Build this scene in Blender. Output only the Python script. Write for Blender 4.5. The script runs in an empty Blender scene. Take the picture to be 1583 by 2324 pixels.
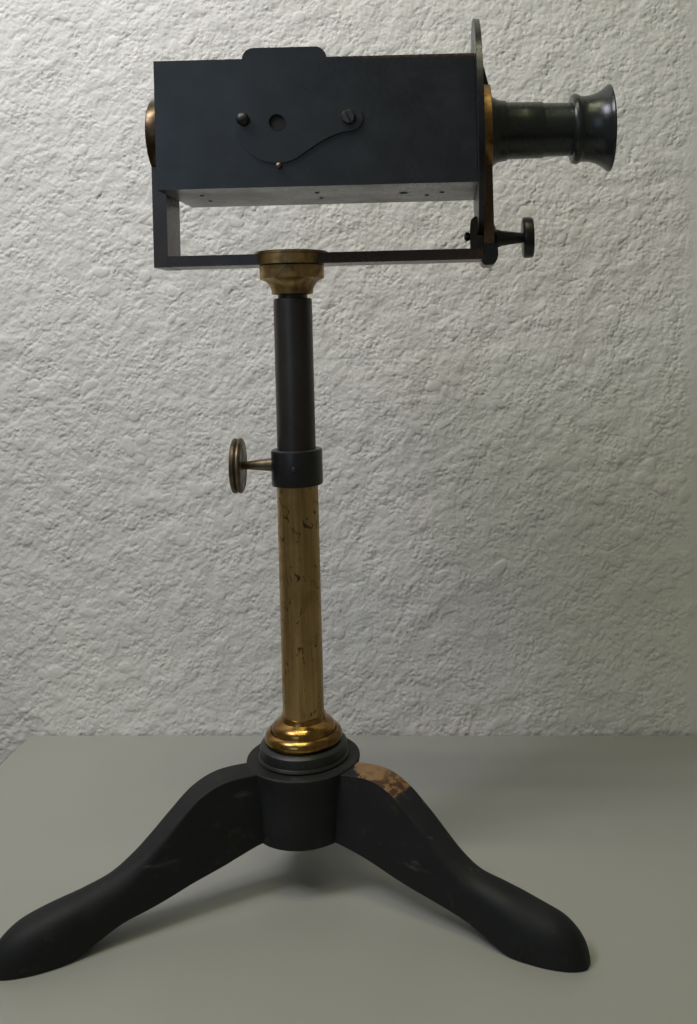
import bpy, bmesh, math, random
import numpy as np
from mathutils import Matrix, Vector

# ------------------------------------------------------------------ camera, world, lamps
S = bpy.context.scene
K = 0.00025                      # metres per design unit
CAM_H = 1235 * K                 # lens height over the table
cam_d = bpy.data.cameras.new('camera')
cam = bpy.data.objects.new('camera', cam_d)
S.collection.objects.link(cam)
cam.location = (0, -2100 * K, CAM_H)
cam.rotation_euler = (math.radians(90), 0, 0)
cam_d.lens = 2100 / 2324 * 36.0
cam_d.sensor_width = 36.0
cam_d.shift_x = -(1012 - 791.5) / 2324
cam_d.shift_y = -(1162 - 750) / 2324
cam_d.clip_start = 0.01
cam_d.clip_end = 50
S.camera = cam
S.render.resolution_x, S.render.resolution_y = 697, 1024

W = bpy.data.worlds.new('World')
S.world = W
W.use_nodes = True
W.node_tree.nodes['Background'].inputs[0].default_value = (1.0, 0.95, 0.74, 1)
W.node_tree.nodes['Background'].inputs[1].default_value = 0.10

S.view_settings.view_transform = 'Standard'
S.view_settings.look = 'None'
S.view_settings.exposure = 0.0
S.view_settings.gamma = 1.0


def area(name, loc, target, sx, sy, power, color, spread=180):
    d = bpy.data.lights.new(name, 'AREA')
    d.shape = 'RECTANGLE'
    d.size, d.size_y = sx, sy
    d.energy = power
    d.color = color
    d.spread = math.radians(spread)
    o = bpy.data.objects.new(name, d)
    S.collection.objects.link(o)
    o.location = loc
    v = Vector(target) - Vector(loc)
    o.rotation_euler = v.to_track_quat('-Z', 'Y').to_euler()
    return o


# twin-tube ceiling fitting over the table, a second one further back in the room, windows to the left
for i in range(2):
    area('tube_light', (-0.22, -0.20 - 0.17 * i, 1.36), (-0.22, -0.13 - 0.17 * i, 0.2), 0.62, 0.035, 1.68, (1.0, 0.985, 0.655))
area('left_window_light', (-0.66, -0.36, 1.08), (-0.32, 0.18, 0.56), 0.34, 0.34, 2.75, (0.90, 0.885, 1.0), 112)
area('front_window_light', (-0.95, -2.2, 0.85), (-0.14, 0, 0.42), 0.9, 1.1, 2.8, (0.55, 0.78, 1.0))
for i in range(2):
    area('far_tube_light', (-0.20, -1.05 - 0.16 * i, 2.05), (-0.20, -1.05 - 0.16 * i, 0), 0.9, 0.03,
         1.6, (1.0, 0.95, 0.50))


# ------------------------------------------------------------------ node helpers
def new_mat(name):
    m = bpy.data.materials.new(name)
    m.use_nodes = True
    nt = m.node_tree
    return m, nt, nt.nodes['Principled BSDF']


def N(nt, t, **kw):
    n = nt.nodes.new(t)
    for k, v in kw.items():
        if k.startswith('_'):
            setattr(n, k[1:], v)
        else:
            n.inputs[k.replace('__', ' ')].default_value = v
    return n


def coords(nt, scale=(1, 1, 1), loc=(0, 0, 0)):
    tc = nt.nodes.new('ShaderNodeTexCoord')
    mp = nt.nodes.new('ShaderNodeMapping')
    mp.inputs['Scale'].default_value = scale
    mp.inputs['Location'].default_value = loc
    nt.links.new(tc.outputs['Object'], mp.inputs['Vector'])
    return mp.outputs['Vector']


def noise(nt, vec, scale, detail=4, rough=0.55, dist=0.0):
    n = nt.nodes.new('ShaderNodeTexNoise')
    n.inputs['Scale'].default_value = scale
    n.inputs['Detail'].default_value = detail
    n.inputs['Roughness'].default_value = rough
    n.inputs['Distortion'].default_value = dist
    nt.links.new(vec, n.inputs['Vector'])
    return n.outputs['Fac']


def ramp(nt, fac, a, b, va=0.0, vb=1.0):
    m = nt.nodes.new('ShaderNodeMapRange')
    m.interpolation_type = 'SMOOTHSTEP'
    m.inputs['From Min'].default_value = a
    m.inputs['From Max'].default_value = b
    m.inputs['To Min'].default_value = va
    m.inputs['To Max'].default_value = vb
    nt.links.new(fac, m.inputs['Value'])
    return m.outputs['Result']


def math_(nt, op, a, b=None):
    m = nt.nodes.new('ShaderNodeMath')
    m.operation = op
    for i, v in enumerate((a, b)):
        if v is None:
            continue
        if isinstance(v, (int, float)):
            m.inputs[i].default_value = v
        else:
            nt.links.new(v, m.inputs[i])
    return m.outputs[0]


def mix(nt, fac, a, b):
    m = nt.nodes.new('ShaderNodeMix')
    m.data_type = 'RGBA'
    for sock, v in ((m.inputs['Factor'], fac), (m.inputs[6], a), (m.inputs[7], b)):
        if isinstance(v, (tuple, list)):
            sock.default_value = (*v, 1)
        elif isinstance(v, (int, float)):
            sock.default_value = v
        else:
            nt.links.new(v, sock)
    return m.outputs[2]


def bump(nt, bsdf, h, strength=0.2, dist=0.0005):
    b = nt.nodes.new('ShaderNodeBump')
    b.inputs['Strength'].default_value = strength
    b.inputs['Distance'].default_value = dist
    nt.links.new(h, b.inputs['Height'])
    nt.links.new(b.outputs['Normal'], bsdf.inputs['Normal'])


def sep(nt, vec):
    s = nt.nodes.new('ShaderNodeSeparateXYZ')
    nt.links.new(vec, s.inputs[0])
    return s.outputs


# ------------------------------------------------------------------ materials
def mat_lacquer(name, col, wear, rough=0.32, wear_amt=0.5, edge_rule=None, dust=0.15, spec=0.5):
    m, nt, b = new_mat(name)
    v = coords(nt)
    n1 = noise(nt, v, 60, 5, 0.6)
    n2 = noise(nt, v, 420, 4, 0.6)
    n3 = noise(nt, v, 25, 3)
    c = mix(nt, ramp(nt, n1, 0.35, 0.75), tuple(x * 0.85 for x in col), tuple(x * 1.25 for x in col))
    d = math_(nt, 'MULTIPLY', ramp(nt, n2, 0.60, 0.78), dust)
    c = mix(nt, d, c, (0.16, 0.16, 0.15))
    if edge_rule:
        e = edge_rule(nt, v)
        e = math_(nt, 'MULTIPLY', e, ramp(nt, n2, 0.40, 0.60, 0.25, 1.0))
        c = mix(nt, e, c, wear)
    nt.links.new(c, b.inputs['Base Color'])
    r = math_(nt, 'ADD', ramp(nt, n3, 0.3, 0.7, -0.05, 0.07), rough)
    r = math_(nt, 'ADD', r, ramp(nt, n2, 0.4, 0.8, 0, 0.08))
    nt.links.new(r, b.inputs['Roughness'])
    b.inputs['Specular IOR Level'].default_value = spec
    bump(nt, b, n2, 0.025, 0.0003)
    return m


def mat_metal(name, col, dark, rough=0.3, stain=(0.52, 0.66), scale=220, streak=(1, 1, 0.12), stain_amt=0.8,
              scratches=True, metallic=1.0):
    m, nt, b = new_mat(name)
    v = coords(nt)
    vs = coords(nt, streak)
    n1 = noise(nt, vs, scale, 4, 0.6)
    n2 = noise(nt, v, 70, 4, 0.6, 0.4)
    n3 = noise(nt, v, 900, 3, 0.6)
    c = mix(nt, ramp(nt, n1, 0.32, 0.68), tuple(x * 0.76 for x in col), tuple(x * 1.10 for x in col))
    c = mix(nt, math_(nt, 'MULTIPLY', ramp(nt, n2, *stain), stain_amt), c, dark)
    spots = ramp(nt, n3, 0.66, 0.72)
    c = mix(nt, math_(nt, 'MULTIPLY', spots, 0.75), c, tuple(x * 0.5 for x in dark))
    if scratches:
        vq = coords(nt, (1, 1, 0.45), (0.3, 0.1, 0.2))
        q = noise(nt, vq, 130, 1.5, 0.4, 0.6)
        line = math_(nt, 'SUBTRACT', 1.0, ramp(nt, math_(nt, 'ABSOLUTE', math_(nt, 'SUBTRACT', q, 0.5)), 0.008, 0.022))
        msk = ramp(nt, noise(nt, coords(nt, (1, 1, 1), (0.9, 0.4, 0.7)), 170, 2), 0.52, 0.58)
        sc = math_(nt, 'MULTIPLY', line, msk)
        c = mix(nt, math_(nt, 'MULTIPLY', sc, 0.85), c, tuple(x * 0.35 for x in dark))
    nt.links.new(c, b.inputs['Base Color'])
    b.inputs['Metallic'].default_value = metallic
    r = math_(nt, 'ADD', ramp(nt, n2, 0.35, 0.7, 0.0, 0.16), rough)
    r = math_(nt, 'ADD', r, math_(nt, 'MULTIPLY', spots, 0.2))
    nt.links.new(r, b.inputs['Roughness'])
    bump(nt, b, n1, 0.05, 0.0002)
    return m


def box_edges(nt, v):
    s = sep(nt, v)
    top = ramp(nt, s[2], 1460 * K, 1466 * K)
    right = ramp(nt, s[0], 40 * K, 330 * K)
    return math_(nt, 'MULTIPLY', top, right)


M_box = mat_lacquer('black_lacquered_box', (0.020, 0.023, 0.028), (0.16, 0.07, 0.03), 0.30, edge_rule=box_edges, dust=0.03)
M_plate = mat_lacquer('black_shutter_paint', (0.020, 0.0225, 0.027), (0.1, 0.1, 0.1), 0.34, dust=0.03)
M_black = mat_lacquer('black_painted_metal', (0.010, 0.011, 0.013), (0.1, 0.1, 0.1), 0.30, dust=0.12)
M_eye = mat_lacquer('black_polished_eyepiece', (0.021, 0.026, 0.027), (0.1, 0.1, 0.1), 0.25, dust=0.14)
M_ring = mat_lacquer('black_turned_ring', (0.012, 0.013, 0.013), (0.1, 0.1, 0.1), 0.38, dust=0.30)
M_steel = mat_metal('dull_screw_steel', (0.085, 0.085, 0.085), (0.04, 0.036, 0.032), 0.42, scratches=False)
M_copper = mat_metal('bright_copper_pin', (0.30, 0.21, 0.17), (0.08, 0.06, 0.05), 0.42, scratches=False)
M_hole = mat_lacquer('dark_hole', (0.004, 0.004, 0.004), (0, 0, 0), 0.7, dust=0.0)
M_brass = mat_metal('aged_brass_tube', (0.46, 0.312, 0.140), (0.20, 0.130, 0.060), 0.30, stain=(0.50, 0.72), stain_amt=0.5, scale=420, streak=(1, 1, 0.045))
M_brass_ring = mat_metal('polished_brass', (0.42, 0.245, 0.075), (0.12, 0.062, 0.024), 0.15, stain=(0.46, 0.64), scratches=False)
M_neck = mat_metal('mottled_brass', (0.50, 0.345, 0.155), (0.12, 0.078, 0.045), 0.36, stain=(0.48, 0.68), streak=(1, 1, 0.5), scratches=False)
def end_wear(nt, v):
    s_ = sep(nt, v)
    return math_(nt, 'MULTIPLY', ramp(nt, s_[0], 300 * K, 440 * K), 0.8)


M_bronze = mat_lacquer('brown_black_lacquer', (0.033, 0.022, 0.020), (0.085, 0.042, 0.024), 0.27, edge_rule=end_wear, dust=0.06)
M_bronze_worn = mat_lacquer('rubbed_bronze_lacquer', (0.080, 0.048, 0.031), (0.14, 0.072, 0.036), 0.30, edge_rule=end_wear, dust=0.06)
M_bear = mat_metal('worn_bronze_ring', (0.16, 0.112, 0.06), (0.05, 0.035, 0.03), 0.28, stain=(0.42, 0.62), scratches=False)
M_head = mat_metal('orange_brass_bearing', (0.40, 0.235, 0.10), (0.08, 0.045, 0.03), 0.40, stain=(0.52, 0.68), streak=(1, 1, 1), scratches=False)
M_inner = mat_lacquer('dark_bronzed_tube', (0.022, 0.019, 0.019), (0.05, 0.03, 0.02), 0.34, dust=0.10)
M_knob = mat_metal('brown_knob_metal', (0.22, 0.17, 0.12), (0.065, 0.05, 0.04), 0.40, stain=(0.42, 0.62), scratches=False)


def mat_leg(name, patch):
    m, nt, b = new_mat(name)
    v = coords(nt)
    s = sep(nt, v)
    geo = nt.nodes.new('ShaderNodeNewGeometry')
    nz = sep(nt, geo.outputs['Normal'])[2]
    n1 = noise(nt, v, 45, 5, 0.6)
    n2 = noise(nt, v, 260, 5, 0.65)
    n4 = noise(nt, coords(nt, (0.35, 1, 1)), 120, 4, 0.6, 0.3)
    c = mix(nt, ramp(nt, n1, 0.35, 0.7), (0.0085, 0.0105, 0.0115), (0.015, 0.0168, 0.0178))
    # dusty smears and rubbed brown wood
    sm = math_(nt, 'MULTIPLY', ramp(nt, n4, 0.60, 0.74), 0.40)
    c = mix(nt, sm, c, (0.13, 0.12, 0.115))
    rub = math_(nt, 'MULTIPLY', ramp(nt, noise(nt, v, 85, 4, 0.6), 0.57, 0.70), ramp(nt, n2, 0.45, 0.6))
    c = mix(nt, math_(nt, 'MULTIPLY', rub, 0.55), c, (0.055, 0.032, 0.020))
    edge = math_(nt, 'MULTIPLY', ramp(nt, geo.outputs['Pointiness'], 0.53, 0.60), ramp(nt, n2, 0.46, 0.58))
    c = mix(nt, math_(nt, 'MULTIPLY', edge, 0.75), c, (0.075, 0.045, 0.028))
    if patch:
        wob = math_(nt, 'MULTIPLY', math_(nt, 'SUBTRACT', noise(nt, v, 120, 4, 0.6), 0.5), 0.022)
        wob2 = math_(nt, 'MULTIPLY', math_(nt, 'SUBTRACT', noise(nt, v, 90, 4, 0.6), 0.5), 0.010)
        rr = math_(nt, 'ADD', s[0], wob)
        lim = math_(nt, 'ADD', math_(nt, 'MULTIPLY', s[1], 0.75), rr)     # ragged, slanting inner limit
        p = math_(nt, 'MULTIPLY', ramp(nt, lim, 132 * K, 138 * K), ramp(nt, math_(nt, 'ADD', s[0], math_(nt, 'MULTIPLY', wob2, 0.4)), 263 * K, 257 * K))
        p = math_(nt, 'MULTIPLY', p, ramp(nt, s[2], 221 * K, 228 * K))
        p = math_(nt, 'MULTIPLY', p, ramp(nt, nz, 0.30, 0.5))
        blot = ramp(nt, noise(nt, v, 210, 5, 0.65), 0.44, 0.56)
        outer = ramp(nt, s[0], 185 * K, 250 * K)
        nearedge = ramp(nt, s[1], 0.0, -30 * K)
        blot = math_(nt, 'MULTIPLY', blot, math_(nt, 'ADD', 0.25, math_(nt, 'MAXIMUM', outer, nearedge)))
        pc = mix(nt, math_(nt, 'MINIMUM', blot, 1.0), (0.25, 0.148, 0.070), (0.075, 0.036, 0.017))
        c = mix(nt, p, c, pc)
    nt.links.new(c, b.inputs['Base Color'])
    r = ramp(nt, n1, 0.3, 0.7, 0.55, 0.68)
    nt.links.new(r, b.inputs['Roughness'])
    b.inputs['Specular IOR Level'].default_value = 0.30
    bump(nt, b, math_(nt, 'ADD', n2, n4), 0.10, 0.0004)
    return m


M_leg = mat_leg('ebonised_wood', False)
M_leg_patch = mat_leg('ebonised_wood_chipped', True)


def mat_wall():
    m, nt, b = new_mat('white_roughcast_plaster')
    v = coords(nt)
    n1 = noise(nt, v, 9, 4)
    n2 = noise(nt, v, 900, 4, 0.6)
    c = mix(nt, ramp(nt, n1, 0.3, 0.7), (0.745, 0.735, 0.70), (0.80, 0.79, 0.755))
    nt.links.new(c, b.inputs['Base Color'])
    b.inputs['Roughness'].default_value = 0.62
    b.inputs['Specular IOR Level'].default_value = 0.3
    bump(nt, b, n2, 0.5, 0.0005)
    return m


M_wall = mat_wall()


def mat_table():
    m, nt, b = new_mat('grey_laminate')
    v = coords(nt)
    n1 = noise(nt, v, 3.0, 3)
    n2 = noise(nt, v, 2600, 2, 0.6)
    n3 = noise(nt, v, 230, 3, 0.5)
    n5 = noise(nt, coords(nt, (1, 1, 1), (3.1, 1.7, 0)), 75, 2, 0.5)
    c = mix(nt, ramp(nt, n1, 0.3, 0.7), (0.360, 0.364, 0.337), (0.384, 0.387, 0.358))
    c = mix(nt, math_(nt, 'MULTIPLY', n2, 0.16), c, (0.29, 0.29, 0.27))
    sp = math_(nt, 'MULTIPLY', ramp(nt, n3, 0.775, 0.80), ramp(nt, n5, 0.45, 0.6))
    c = mix(nt, math_(nt, 'MULTIPLY', sp, 0.5), c, (0.22, 0.21, 0.19))
    nt.links.new(c, b.inputs['Base Color'])
    r = ramp(nt, noise(nt, v, 14, 4, 0.6), 0.35, 0.65, 0.32, 0.44)
    nt.links.new(r, b.inputs['Roughness'])
    bump(nt, b, n2, 0.03, 0.0002)
    return m


M_table = mat_table()
M_floor, _nt, _b = new_mat('dark_floor_covering')
_v = coords(_nt)
_nt.links.new(mix(_nt, noise(_nt, _v, 30, 5), (0.10, 0.095, 0.085), (0.16, 0.15, 0.135)), _b.inputs['Base Color'])
_b.inputs['Roughness'].default_value = 0.7


# ------------------------------------------------------------------ mesh helpers (design units -> metres)
def finish(name, bm, mat, parent=None, matrix=None, smooth_angle=32):
    bmesh.ops.remove_doubles(bm, verts=bm.verts, dist=1e-3)
    bmesh.ops.recalc_face_normals(bm, faces=bm.faces)
    bmesh.ops.scale(bm, vec=(K, K, K), verts=bm.verts)
    lim = math.radians(smooth_angle)
    for f in bm.faces:
        f.smooth = True
    for e in bm.edges:
        if len(e.link_faces) == 2 and e.calc_face_angle(0) > lim:
            e.smooth = False
    me = bpy.data.meshes.new(name)
    bm.to_mesh(me)
    bm.free()
    me.materials.append(mat)
    o = bpy.data.objects.new(name, me)
    S.collection.objects.link(o)
    if parent is not None:
        o.parent = parent
    if matrix is not None:
        o.matrix_local = matrix
    return o


def lathe(bm, prof, segs=72, M=None):
    """prof: list of (r, h) about +Z; M: Matrix placing it."""
    M = M or Matrix()
    rings = []
    for r, h in prof:
        if r < 1e-6:
            rings.append([bm.verts.new(M @ Vector((0, 0, h)))])
        else:
            rings.append([bm.verts.new(M @ Vector((r * math.cos(2 * math.pi * i / segs), r * math.sin(2 * math.pi * i / segs), h)))
                          for i in range(segs)])
    for A, B in zip(rings, rings[1:]):
        if len(A) == 1 and len(B) == 1:
            continue
        for i in range(segs):
            j = (i + 1) % segs
            if len(A) == 1:
                bm.faces.new((A[0], B[i], B[j]))
            elif len(B) == 1:
                bm.faces.new((A[i], A[j], B[0]))
            else:
                bm.faces.new((A[i], A[j], B[j], B[i]))
    return bm


def bevel_all(bm, w, segs=2, angle=30):
    ed = [e for e in bm.edges if len(e.link_faces) == 2 and e.calc_face_angle(0) > math.radians(angle)]
    bmesh.ops.bevel(bm, geom=ed, offset=w, segments=segs, profile=0.5, affect='EDGES', clamp_overlap=True)


def box(bm, lo, hi):
    vs = [bm.verts.new((x, y, z)) for x in (lo[0], hi[0]) for y in (lo[1], hi[1]) for z in (lo[2], hi[2])]
    for q in ((0, 1, 3, 2), (4, 6, 7, 5), (0, 4, 5, 1), (2, 3, 7, 6), (0, 2, 6, 4), (1, 5, 7, 3)):
        bm.faces.new([vs[i] for i in q])


def prism(bm, outline, d0, d1, axis):
    """closed 2-D outline extruded from d0 to d1 along axis ('x': outline=(y,z); 'y': outline=(x,z); 'z': outline=(x,y))."""
    def p(u, v, d):
        return {'x': (d, u, v), 'y': (u, d, v), 'z': (u, v, d)}[axis]
    A = [bm.verts.new(p(u, v, d0)) for u, v in outline]
    B = [bm.verts.new(p(u, v, d1)) for u, v in outline]
    n = len(A)
    bm.faces.new(A)
    bm.faces.new(B)
    for i in range(n):
        j = (i + 1) % n
        bm.faces.new((A[i], A[j], B[j], B[i]))


def arc(cx, cy, r, a0, a1, n):
    return [(cx + r * math.cos(math.radians(a0 + (a1 - a0) * i / n)), cy + r * math.sin(math.radians(a0 + (a1 - a0) * i / n)))
            for i in range(n + 1)]


X_AX = Matrix.Rotation(math.radians(90), 4, 'Y')        # +Z -> +X
NY_AX = Matrix.Rotation(math.radians(90), 4, 'X')       # +Z -> -Y


def T(x, y, z):
    return Matrix.Translation((x, y, z))


# ------------------------------------------------------------------ setting: wall, floor
def build_wall():
    rng = np.random.default_rng(11)
    st = 2.55
    xs_f = np.arange(-1560, 960, st)
    zs_f = np.arange(-260, 2420, st)

    def tails(a, lo, hi):
        left, right = [], []
        step, x = st, a[0]
        while x > lo:
            step *= 1.5
            x -= step
            left.append(max(x, lo))
        step, x = st, a[-1]
        while x < hi:
            step *= 1.5
            x += step
            right.append(min(x, hi))
        return np.array(left[::-1]), np.array(right)
    lx, rx = tails(xs_f, -7000, 7000)
    lz, rz = tails(zs_f, -2950, 8000)
    nx, nz = len(xs_f), len(zs_f)
    # band-limited noise fields by FFT over the finely meshed part
    fx = np.fft.fftfreq(nx, st)[None, :]
    fz = np.fft.fftfreq(nz, st)[:, None]

    def field(lam, bw, aniso=1.0, ang=0.0):
        c, s = math.cos(ang), math.sin(ang)
        u = (fx * c + fz * s) * aniso
        w = (-fx * s + fz * c) / aniso
        f = np.sqrt(u * u + w * w) + 1e-9
        g = np.exp(-0.5 * (np.log(f * lam) / bw) ** 2)
        r = np.fft.ifft2(np.fft.fft2(rng.standard_normal((nz, nx))) * g).real
        return r / r.std()
    sm = lambda x, a, b: (lambda t: t * t * (3 - 2 * t))(np.clip((x - a) / (b - a), 0, 1))
    g0 = field(150, 0.5)
    g1 = field(46, 0.40, 1.15, 0.6)
    f = np.sqrt(fx * fx + fz * fz) + 1e-9
    spec = f ** -1.25 * np.exp(-(f * 5.6) ** 2) * (1 - np.exp(-(f * 30) ** 2))
    fb = np.fft.ifft2(np.fft.fft2(rng.standard_normal((nz, nx))) * spec).real
    fb /= fb.std()
    fb = np.where(fb > 0, 1.25 * np.tanh(0.8 * fb), 1.1 * fb)     # rounded tops, sharp pits
    plate = sm(field(70, 0.4, 1.2, 0.8), 1.0, 1.9)           # smooth trowelled islands
    patchy = 0.52 + 0.48 * sm(field(210, 0.6), -1.0, 1.0)
    g3 = field(9.5, 0.45)
    grain = 1.35 * fb + 0.5 * np.tanh(g3)
    # thousands of small rounded grains
    gr = np.zeros((nz, nx))
    n_gr = 52000
    ci = rng.integers(6, nx - 6, n_gr)
    cj = rng.integers(6, nz - 6, n_gr)
    rad = 2.8 + 5.6 * rng.random(n_gr) ** 2.6
    asp = rng.uniform(0.65, 1.5, n_gr)
    th = rng.uniform(0, math.pi, n_gr)
    D = np.arange(-5, 6) * st
    DX, DZ = np.meshgrid(D, D)
    for k in range(n_gr):
        c, s_ = math.cos(th[k]), math.sin(th[k])
        u = (DX * c + DZ * s_) / rad[k]
        w = (-DX * s_ + DZ * c) / (rad[k] * asp[k])
        cap = np.sqrt(np.clip(1 - u * u - w * w, 0, 1)) * rad[k] * 0.23
        b_ = gr[cj[k] - 5:cj[k] + 6, ci[k] - 5:ci[k] + 6]
        np.maximum(b_, cap, out=b_)
    h = 1.0 * g0 + 0.6 * np.tanh(g1) + 0.72 * (1 - 0.75 * plate) * (0.72 * grain + gr) * patchy + 1.3 * plate
    # scattered smooth drops of plaster
    X, Z = np.meshgrid(xs_f, zs_f)
    for _ in range(800):
        cx, cz = rng.uniform(xs_f[0], xs_f[-1]), rng.uniform(zs_f[0], zs_f[-1])
        r1 = 6 + 13 * rng.random() ** 2.6
        r2 = r1 * rng.uniform(0.6, 1.9)
        th = rng.uniform(0, math.pi)
        R = max(r1, r2) + 4
        i0, i1 = np.searchsorted(xs_f, (cx - R, cx + R))
        j0, j1 = np.searchsorted(zs_f, (cz - R, cz + R))
        if i1 - i0 < 3 or j1 - j0 < 3:
            continue
        dx, dz = X[j0:j1, i0:i1] - cx, Z[j0:j1, i0:i1] - cz
        u = (dx * math.cos(th) + dz * math.sin(th)) / r1
        w = (-dx * math.sin(th) + dz * math.cos(th)) / r2
        q = np.clip(1 - (u * u + w * w), 0, 1)
        cap = np.sqrt(q) * 0.15 * min(r1, r2)
        blk = h[j0:j1, i0:i1]
        wgt = sm(q, 0.0, 0.35)
        base = blk.mean()
        h[j0:j1, i0:i1] = blk * (1 - 0.8 * wgt) + wgt * 0.8 * base + cap
    # the render stops at a smooth strip near the right-hand end
    lim = 742 + 0.0085 * (Z - 0) + 8 * g0
    h *= 0.06 + 0.94 * (1 - sm(X, lim - 40, lim + 26))
    # fade out past the visible part
    ed = lambda a: sm(a, a[0], a[0] + 60) * (1 - sm(a, a[-1] - 60, a[-1]))
    h *= ed(xs_f)[None, :] * ed(zs_f)[:, None]
    xs = np.concatenate([lx, xs_f, rx])
    zs = np.concatenate([lz, zs_f, rz])
    H = np.zeros((len(zs), len(xs)))
    H[len(lz):len(lz) + nz, len(lx):len(lx) + nx] = h
    XX, ZZ = np.meshgrid(xs, zs)
    co = np.stack([XX, 722 + 9 - H * 1.05, ZZ], -1).reshape(-1, 3) * K
    a, b = H.shape
    idx = np.arange(a * b).reshape(a, b)
    quads = np.stack([idx[:-1, :-1], idx[:-1, 1:], idx[1:, 1:], idx[1:, :-1]], -1).reshape(-1, 4)
    me = bpy.data.meshes.new('wall')
    me.vertices.add(len(co))
    me.vertices.foreach_set('co', co.astype(np.float32).ravel())
    me.loops.add(quads.size)
    me.loops.foreach_set('vertex_index', quads.astype(np.int32).ravel())
    me.polygons.add(len(quads))
    me.polygons.foreach_set('loop_start', np.arange(0, quads.size, 4, dtype=np.int32))
    me.polygons.foreach_set('use_smooth', np.ones(len(quads), dtype=bool))
    me.update(calc_edges=True)
    me.materials.append(M_wall)
    o = bpy.data.objects.new('wall', me)
    S.collection.objects.link(o)
    o['kind'] = 'structure'


build_wall()

bm = bmesh.new()
box(bm, (-7000, -9000, -3000), (7000, 760, -2950))
o = finish('floor', bm, M_floor)
o['kind'] = 'structure'

# ------------------------------------------------------------------ table
table = bpy.data.objects.new('table', None)
S.collection.objects.link(table)
table.location = (0, 0, -2950 * K)
table['label'] = 'plain grey laminate table standing against the rough white wall under the instrument'
table['category'] = 'table'
up = Matrix.Translation((0, 0, 2950 * K))
bm = bmesh.new()
box(bm, (-1265, -1500, -100), (3400, 721, 0))
bevel_all(bm, 2.0, 2)
finish('tabletop', bm, M_table, table, up)
for x in (-1180, 3180):
    for y in (-1400, 560):
        bm = bmesh.new()
        box(bm, (x, y, -2950), (x + 120, y + 120, -100))
        bevel_all(bm, 6, 2)
        finish('leg', bm, M_floor, table, up)

# ------------------------------------------------------------------ the instrument
root = bpy.data.objects.new('optical_viewer', None)
S.collection.objects.link(root)
root.location = (-322 * K, 0, 0)
root['label'] = 'antique black and brass box-bodied optical viewer with flared eyepiece on a three-legged stand'
root['category'] = 'optical instrument'

# --- tripod base (upright); vertices about the hub axis, z above the table
BASE = Matrix()
bm = bmesh.new()
lathe(bm, [(0, 114), (108, 114), (111.5, 115.5), (113, 119), (115.5, 170), (119.5, 215), (123, 244), (125.8, 259), (126.6, 264), (127, 267), (126.5, 270), (124, 272), (0, 272.5)], 96)
hub = finish('hub', bm, M_leg, root, BASE)
bm = bmesh.new()
lathe(bm, [(60, 273.5), (101, 273.5), (101.8, 276), (100, 279.5), (98, 282), (97.6, 298), (96.6, 302), (92, 306), (88, 308), (86, 308.5), (60, 309)], 96)
finish('base_ring', bm, M_ring, root, BASE)
bm = bmesh.new()
lathe(bm, [(40, 306), (70, 306), (78, 306.5), (83, 309), (86.5, 314), (87, 319), (85, 326), (81, 331), (76, 334), (74, 333.5),
           (72.5, 332), (71.5, 334), (71.5, 338), (69, 344), (64, 349.5), (58, 353.5), (52, 357), (50.5, 360), (50, 364), (49, 367), (46.5, 368), (40, 368)], 96)
finish('brass_foot_ring', bm, M_brass_ring, root, BASE)


def catmull(P, n):
    P = [np.array(p, float) for p in P]
    Q = [2 * P[0] - P[1]] + P + [2 * P[-1] - P[-2]]
    out = []
    for i in range(1, len(Q) - 2):
        for s in range(n):
            t = s / n
            out.append(0.5 * (2 * Q[i] + (Q[i + 1] - Q[i - 1]) * t + (2 * Q[i - 1] - 5 * Q[i] + 4 * Q[i + 1] - Q[i + 2]) * t * t
                              + (3 * Q[i] - Q[i - 1] - 3 * Q[i + 1] + Q[i + 2]) * t ** 3))
    out.append(P[-1])
    return out


# top r,z  bottom r,z  half width  top corner radius
LEG = [(60, 262, 60, 116, 34, 3), (138, 270, 112, 116, 34, 3), (205, 271, 166, 104, 34, 3.5), (259, 251, 213, 91, 34, 5),
       (312, 210, 268, 76, 34, 9), (354, 177, 322, 62, 34.5, 17), (395, 148, 374, 51, 36, 27), (440, 124, 425, 40, 39, 36),
       (494, 111, 475, 22, 43, 41), (540, 102, 515, 7, 46, 44), (585, 91, 552, 0.4, 48, 46), (624, 80, 600, 0, 46, 44),
       (653, 63, 640, 0, 38, 36), (671, 43, 664, 0, 28, 25), (681, 20, 678, 0, 17, 12), (684, 6, 683, 0, 9, 4)]


def leg_mesh(scale, seed, height=1.0):
    rng = random.Random(seed)
    st = catmull(LEG, 7)
    bm = bmesh.new()
    rings = []
    for (tr, tz, br, bz, hw, cr) in st:
        bz = max(bz, 0.0)
        t = np.array([tr, tz]); b_ = np.array([br, bz])
        H = np.linalg.norm(t - b_)
        e = (t - b_) / max(H, 1e-6)
        cr = min(cr, hw * 0.97, H * 0.78)
        cb = min(4.0, H * 0.3, hw * 0.4)
        loop = arc(hw - cr, H - cr, cr, 0, 90, 9) + arc(-hw + cr, H - cr, cr, 90, 180, 9) + \
            arc(-hw + cb, cb, cb, 180, 270, 3) + arc(hw - cb, cb, cb, 270, 360, 3)
        ring = []
        for (w, h) in loop:
            p = b_ + e * h
            ring.append(bm.verts.new((p[0] * scale, w, p[1] * height)))
        rings.append(ring)
    n = len(rings[0])
    for A, B in zip(rings, rings[1:]):
        for i in range(n):
            j = (i + 1) % n
            bm.faces.new((A[i], A[j], B[j], B[i]))
    bm.faces.new(rings[0])
    bm.faces.new(rings[-1])
    for v in bm.verts:                                      # hand-worked wood is never true
        if v.co.z > 3:
            v.co.y += 0.9 * math.sin(v.co.x * 0.031 + seed) * (1 if v.co.y > 0 else -1)
            v.co.z += 0.8 * math.sin(v.co.x * 0.043 + seed * 2.1)
    return bm


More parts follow.
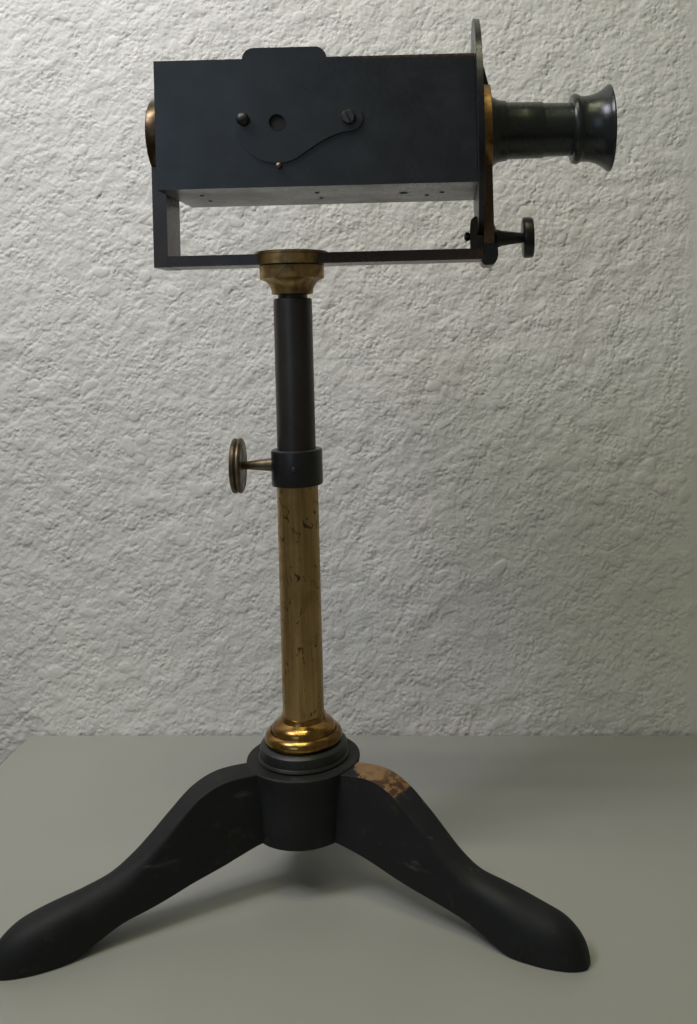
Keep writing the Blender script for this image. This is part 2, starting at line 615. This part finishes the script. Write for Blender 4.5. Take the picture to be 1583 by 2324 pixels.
for ang, sc, mat, lab in ((-27, 0.985, M_leg_patch, 'leg whose shoulder has a patch of bare orange-brown wood'), (210.7, 0.945, M_leg, None), (97, 0.92, M_leg, None)):
    o = finish('leg', leg_mesh(sc, ang), mat, root, Matrix.Rotation(math.radians(ang), 4, 'Z'), 40)
    if lab:
        o['label'] = lab

# --- everything above leans a little, as the old screw joint lets it
LEAN = Matrix.Translation((0, 0, 345 * K)) @ Matrix.Rotation(-math.radians(1.5), 4, 'Y')

bm = bmesh.new()
lathe(bm, [(38, -22), (46.3, -20), (46.3, 560), (38, 562)], 80)
finish('outer_tube', bm, M_brass, root, LEAN)
bm = bmesh.new()
lathe(bm, [(30, 535), (43.3, 536), (43.3, 958), (42.3, 961.5), (40, 963), (0, 963)], 80)
finish('inner_tube', bm, M_inner, root, LEAN)
bm = bmesh.new()
lathe(bm, [(43.6, 541), (55, 541), (57, 542.5), (57.6, 545), (57.6, 617), (56.6, 620), (54, 622), (43.6, 622.5)], 80)
collar = finish('clamp_collar', bm, M_black, root, LEAN)
bm = bmesh.new()
lathe(bm, [(0, 0), (5.4, 0), (5.4, 2.0), (4.6, 2.8), (0, 3.0)], 20, T(2, -56.5, 582) @ NY_AX)
finish('set_screw', bm, M_steel, collar, Matrix())

# clamp knob on the left
KN = T(0, 0, 588) @ Matrix.Rotation(math.radians(3.5), 4, 'Z') @ Matrix.Rotation(math.radians(-90), 4, 'Y')
bm = bmesh.new()
lathe(bm, [(0, 54), (15, 54), (14.6, 62), (8.6, 116), (8.4, 121), (0, 121)], 32, KN)
ck = finish('clamp_screw', bm, M_knob, root, LEAN)
ck['label'] = 'brown clamp screw with a grooved wheel'
bm = bmesh.new()
lathe(bm, [(0, 120), (52, 120), (57, 120.5), (60.5, 122.5), (62, 125.5), (61.5, 129), (58, 132), (61.5, 135), (62, 139), (60.5, 142), (56, 144), (0, 144)], 72, KN)
finish('knob_wheel', bm, M_knob, ck, Matrix())

# neck, pin, swivel boss
bm = bmesh.new()
lathe(bm, [(0, 960), (33, 961), (33, 974), (0, 975)], 40)
finish('neck_pin', bm, M_inner, root, LEAN)
bm = bmesh.new()
lathe(bm, [(20, 972), (43, 972), (45.5, 973), (46.3, 975), (47, 983), (50, 991), (55, 998), (62, 1003.5), (68, 1006), (71.5, 1007.5),
           (72.3, 1010), (72.3, 1036), (71, 1037), (20, 1037)], 80)
finish('neck_flange', bm, M_neck, root, LEAN)

# yoke: crossbar with round boss, two uprights with round heads
B0, B1 = 1037.5, 1061.5
AX = 1333                                                   # height of the optical axis
bm = bmesh.new()
ol = [(-266, -50)] + [(-72, -50)] + arc(0, 0, 82, 219, 321, 20) + [(72, -50), (434, -50), (434, 50), (72, 50)] + arc(0, 0, 82, 39, 141, 20) + [(-72, 50), (-266, 50)]
prism(bm, ol, B0, B1, 'z')
bevel_all(bm, 1.6, 2)
finish('crossbar', bm, M_bronze, root, LEAN)
bm = bmesh.new()
lathe(bm, [(0, B1 - 1), (81, B1 - 1), (82.5, B1 + 1), (82.5, B1 + 5), (81, B1 + 6.5), (0, B1 + 6.5)], 80)
lathe(bm, [(60, B0 + 1), (83.2, B0 + 1), (83.2, B1 - 1), (60, B1 - 1)], 80)
finish('swivel_boss', bm, M_neck, root, LEAN)


def upright(a0, a1, R, bottom, mat, name):
    h = 50
    t0 = math.degrees(math.asin(h / R))
    ol = [(h, bottom), (h, AX - math.sqrt(R * R - h * h))] + arc(0, AX, R, -90 + t0, 270 - t0, 64)[1:-1] + [(-h, AX - math.sqrt(R * R - h * h)), (-h, bottom)]
    bm = bmesh.new()
    prism(bm, ol, a0, a1, 'x')
    bevel_all(bm, 1.8, 2)
    return finish(name, bm, mat, root, LEAN)


upright(-297, -265.5, 78, B0 - 0.8, M_bronze, 'upright')
bm = bmesh.new()
lathe(bm, [(50, -299), (83, -299), (86.5, -297.5), (88, -295), (88, -268), (87, -266), (50, -266)], 96, T(0, 0, AX) @ X_AX)
finish('bearing_ring', bm, M_bear, root, LEAN)
upright(435.5, 458.5, 92, B0 - 8, M_bronze_worn, 'upright')
bm = bmesh.new()
lathe(bm, [(50, 435), (99, 435), (100.5, 436.5), (100.5, 457.5), (99, 459), (50, 459)], 96, T(0, 0, AX) @ X_AX)
finish('bearing_ring', bm, M_head, root, LEAN)

# knuckle under the right upright
bm = bmesh.new()
ol = [(430, 1029), (436, 1024), (452, 1024), (459, 1028), (464, 1036), (466, 1046), (466, 1068), (459, 1072), (436, 1072), (436, 1036), (430, 1034)]
prism(bm, ol, -52, 52, 'y')
bevel_all(bm, 1.5, 2)
finish('knuckle', bm, M_black, root, LEAN)

# box body
bm = bmesh.new()
box(bm, (-259, -140, 1194.5), (421.5, 140, 1467.5))
bevel_all(bm, 1.4, 2)
body = finish('box_body', bm, M_box, root, LEAN)
for a, y, r in ((-187, -48, 3.6), (-190, 36, 3.6), (68, -47, 4.2), (67, 35, 4.0), (258, -10, 8.5), (310, 34, 4.2), (345, -7, 4.8)):
    bm = bmesh.new()
    lathe(bm, [(r, 1194.3), (r + 1.6, 1193.9), (r + 0.6, 1193.3), (r - 0.4, 1194.0), (0, 1194.25)], 20, T(a, y, 0))
    finish('screw_hole', bm, M_hole, body, Matrix())
# tab on the top
bm = bmesh.new()
ol = [(-74, 1467.8), (-72, 1471)] + arc(-48, 1467, 25, 168, 90, 9) + arc(82, 1467, 25, 90, 12, 9) + [(106, 1471), (108, 1467.8)]
prism(bm, ol, -134, -119, 'y')
bevel_all(bm, 1.2, 2)
finish('top_tab', bm, M_box, body, Matrix())

# shutter plate on the front, swinging on the right screw
def plate_outline():
    c, R = (0.0, 1331.0), 86.5
    p, r = (153.5, 1336.0), 28.0
    pts = arc(c[0], c[1], R, 60, 300, 60)
    # lower concave sweep from the disc to the tail
    low = catmull([pts[-1], (68, 1273), (100, 1292), (132, 1305), (158, 1309)], 6)
    tail = arc(p[0], p[1], r, -80, 80, 20)
    high = catmull([tail[-1], (132, 1366), (100, 1378), (70, 1392), pts[0]], 6)
    return pts[:-1] + [tuple(x) for x in low[:-1]] + tail[:-1] + [tuple(x) for x in high[:-1]]


bm = bmesh.new()
hole_c, hole_r = (0.0, 1331.0), 16.0
ol = plate_outline()
n = len(ol)
# triangulate the plate with its round opening as a ring strip matched by angle
inner = []
for (u, v) in ol:
    t = math.atan2(v - hole_c[1], u - hole_c[0])
    inner.append((hole_c[0] + hole_r * math.cos(t), hole_c[1] + hole_r * math.sin(t)))
YF, YB = -144.6, -140.2
Of = [bm.verts.new((u, YF, v)) for u, v in ol]
Ob = [bm.verts.new((u, YB, v)) for u, v in ol]
If = [bm.verts.new((u, YF, v)) for u, v in inner]
Ib = [bm.verts.new((u, YB, v)) for u, v in inner]
for i in range(n):
    j = (i + 1) % n
    bm.faces.new((Of[i], Of[j], If[j], If[i]))
    bm.faces.new((Of[i], Ob[i], Ob[j], Of[j]))
    bm.faces.new((If[i], If[j], Ib[j], Ib[i]))
shutter = finish('shutter_plate', bm, M_plate, body, Matrix())
bm = bmesh.new()
lathe(bm, [(0, 0), (hole_r - 0.5, 0), (hole_r - 0.5, 0.4), (0, 0.4)], 32, T(hole_c[0], -140.1, hole_c[1]) @ NY_AX)
lathe(bm, [(hole_r - 0.2, 4.0), (hole_r + 0.4, 5.2), (hole_r + 2.6, 5.2), (hole_r + 3.0, 4.0)], 40, T(hole_c[0], -140.1, hole_c[1]) @ NY_AX)
finish('peep_hole', bm, M_hole, shutter, Matrix())
# slotted pivot screw
bm = bmesh.new()
A = T(152, -144, 1337) @ NY_AX @ Matrix.Rotation(math.radians(-64), 4, 'Z')
for sgn in (1, -1):
    ol2 = [(14.5 * math.cos(math.radians(t)), 14.5 * math.sin(math.radians(t))) for t in np.linspace(8, 172, 24)]
    ol2 = [(x, sgn * max(y, 2.0)) for x, y in ol2]
    lo = [bm.verts.new(A @ Vector((x, y, 0))) for x, y in ol2]
    hi = [bm.verts.new(A @ Vector((x, y, 8))) for x, y in ol2]
    tp = [bm.verts.new(A @ Vector((x * 0.86, max(abs(y) * 0.86, 2.0) * sgn, 10.5))) for x, y in ol2]
    m_ = len(ol2)
    bm.faces.new(tp)
    for i in range(m_):
        j = (i + 1) % m_
        bm.faces.new((lo[i], lo[j], hi[j], hi[i]))
        bm.faces.new((hi[i], hi[j], tp[j], tp[i]))
lathe(bm, [(0, 0), (14.5, 0), (14.5, 5.5), (0, 5.5)], 36, T(152, -144, 1337) @ NY_AX)
finish('pivot_screw', bm, M_steel, shutter, Matrix())
bm = bmesh.new()
lathe(bm, [(0, 0), (8, 0), (8, 6), (12.5, 8), (13.5, 11), (12.5, 15), (9, 18.5), (4, 20.3), (0, 20.8)], 32, T(-71, -140, 1338) @ NY_AX)
finish('stop_pin', bm, M_steel, body, Matrix())
bm = bmesh.new()
lathe(bm, [(0, 0), (6, 0), (6.2, 5), (5.2, 8), (3, 9.8), (0, 10.4)], 24, T(1.5, -140, 1239) @ NY_AX)
finish('rest_pin', bm, M_copper, body, Matrix())

# round index disc between body and right upright
bm = bmesh.new()
lathe(bm, [(60, 422.2), (239.6, 422.2), (240.5, 423), (240.5, 434.6), (239.6, 435.3), (60, 435.3)], 160, T(0, 0, AX) @ X_AX)
finish('index_disc', bm, M_black, root, LEAN)
# dark tapering stop behind the right bearing
bm = bmesh.new()
prism(bm, [(435.6, AX + 184), (438, AX + 184), (457, AX + 106), (457, AX + 40), (435.6, AX + 40)], 4, 40, 'y')
bevel_all(bm, 1.0, 1)
finish('stop_bracket', bm, M_black, root, LEAN)

# catch block left of the disc, with its screw
bm = bmesh.new()
prism(bm, [(406, 1061), (435, 1061), (435, 1090), (421.8, 1090), (421.8, 1134), (416, 1134), (408, 1127), (405.5, 1104), (405.5, 1092)], -34, 20, 'y')
bevel_all(bm, 1.3, 2)
catch = finish('catch_block', bm, M_bronze, root, LEAN)
bm = bmesh.new()
lathe(bm, [(0, -14), (5.5, -13.5), (9, -11), (10, -8), (10, -4), (8, -1), (8, 2), (0, 2)], 28, T(406, -8, 1092) @ X_AX)
finish('catch_screw', bm, M_black, catch, Matrix())

# adjusting knob on the right
AK = T(0, 0, 1087) @ X_AX
bm = bmesh.new()
lathe(bm, [(0, 457), (34, 457), (34, 459.5), (30, 463), (24, 465), (21, 466), (20.5, 470), (17.5, 478), (10.8, 528), (10.8, 532), (0, 532)], 40, AK)
ak = finish('adjusting_screw', bm, M_black, root, LEAN)
ak['label'] = 'black adjusting screw with a plain drum wheel'
bm = bmesh.new()
prof = [(0, 525), (42, 525), (45, 526.5), (46, 529), (46.3, 537), (45.5, 546), (43.5, 548.5), (0, 548.5)]
lathe(bm, prof, 72, AK)
finish('knob_wheel', bm, M_black, ak, Matrix())

# eyepiece
E = T(0, 0, AX - 3) @ X_AX
bm = bmesh.new()
lathe(bm, [(40, 458), (80, 459), (79, 461), (75, 466), (70.5, 474), (68, 483), (67, 493), (66, 495), (64.2, 495.5), (63.8, 497), (63.2, 536), (63, 575), (61.5, 577.5),
           (60.2, 578), (60, 580), (59.2, 648), (40, 648)], 96, E)
eye = finish('eyepiece_tube', bm, M_eye, root, LEAN)
bm = bmesh.new()
lathe(bm, [(50, 640), (70, 640.5), (75, 642), (77.8, 646), (78.6, 651), (77.6, 656), (75, 660), (73.8, 662), (73.2, 664), (73, 672), (74.2, 682), (77, 693),
           (81.5, 703.5), (87, 712.5), (92.5, 719), (96, 723), (97.3, 725.5), (97, 728), (95, 729), (90, 728.3), (80, 723), (66, 711), (56, 697), (50, 680), (46, 664)], 112, E)
finish('eyecup', bm, M_eye, eye, Matrix())
bm = bmesh.new()
lathe(bm, [(0, 670), (50, 672), (50, 675), (0, 677)], 48, E)
finish('eye_lens', bm, M_hole, eye, Matrix())
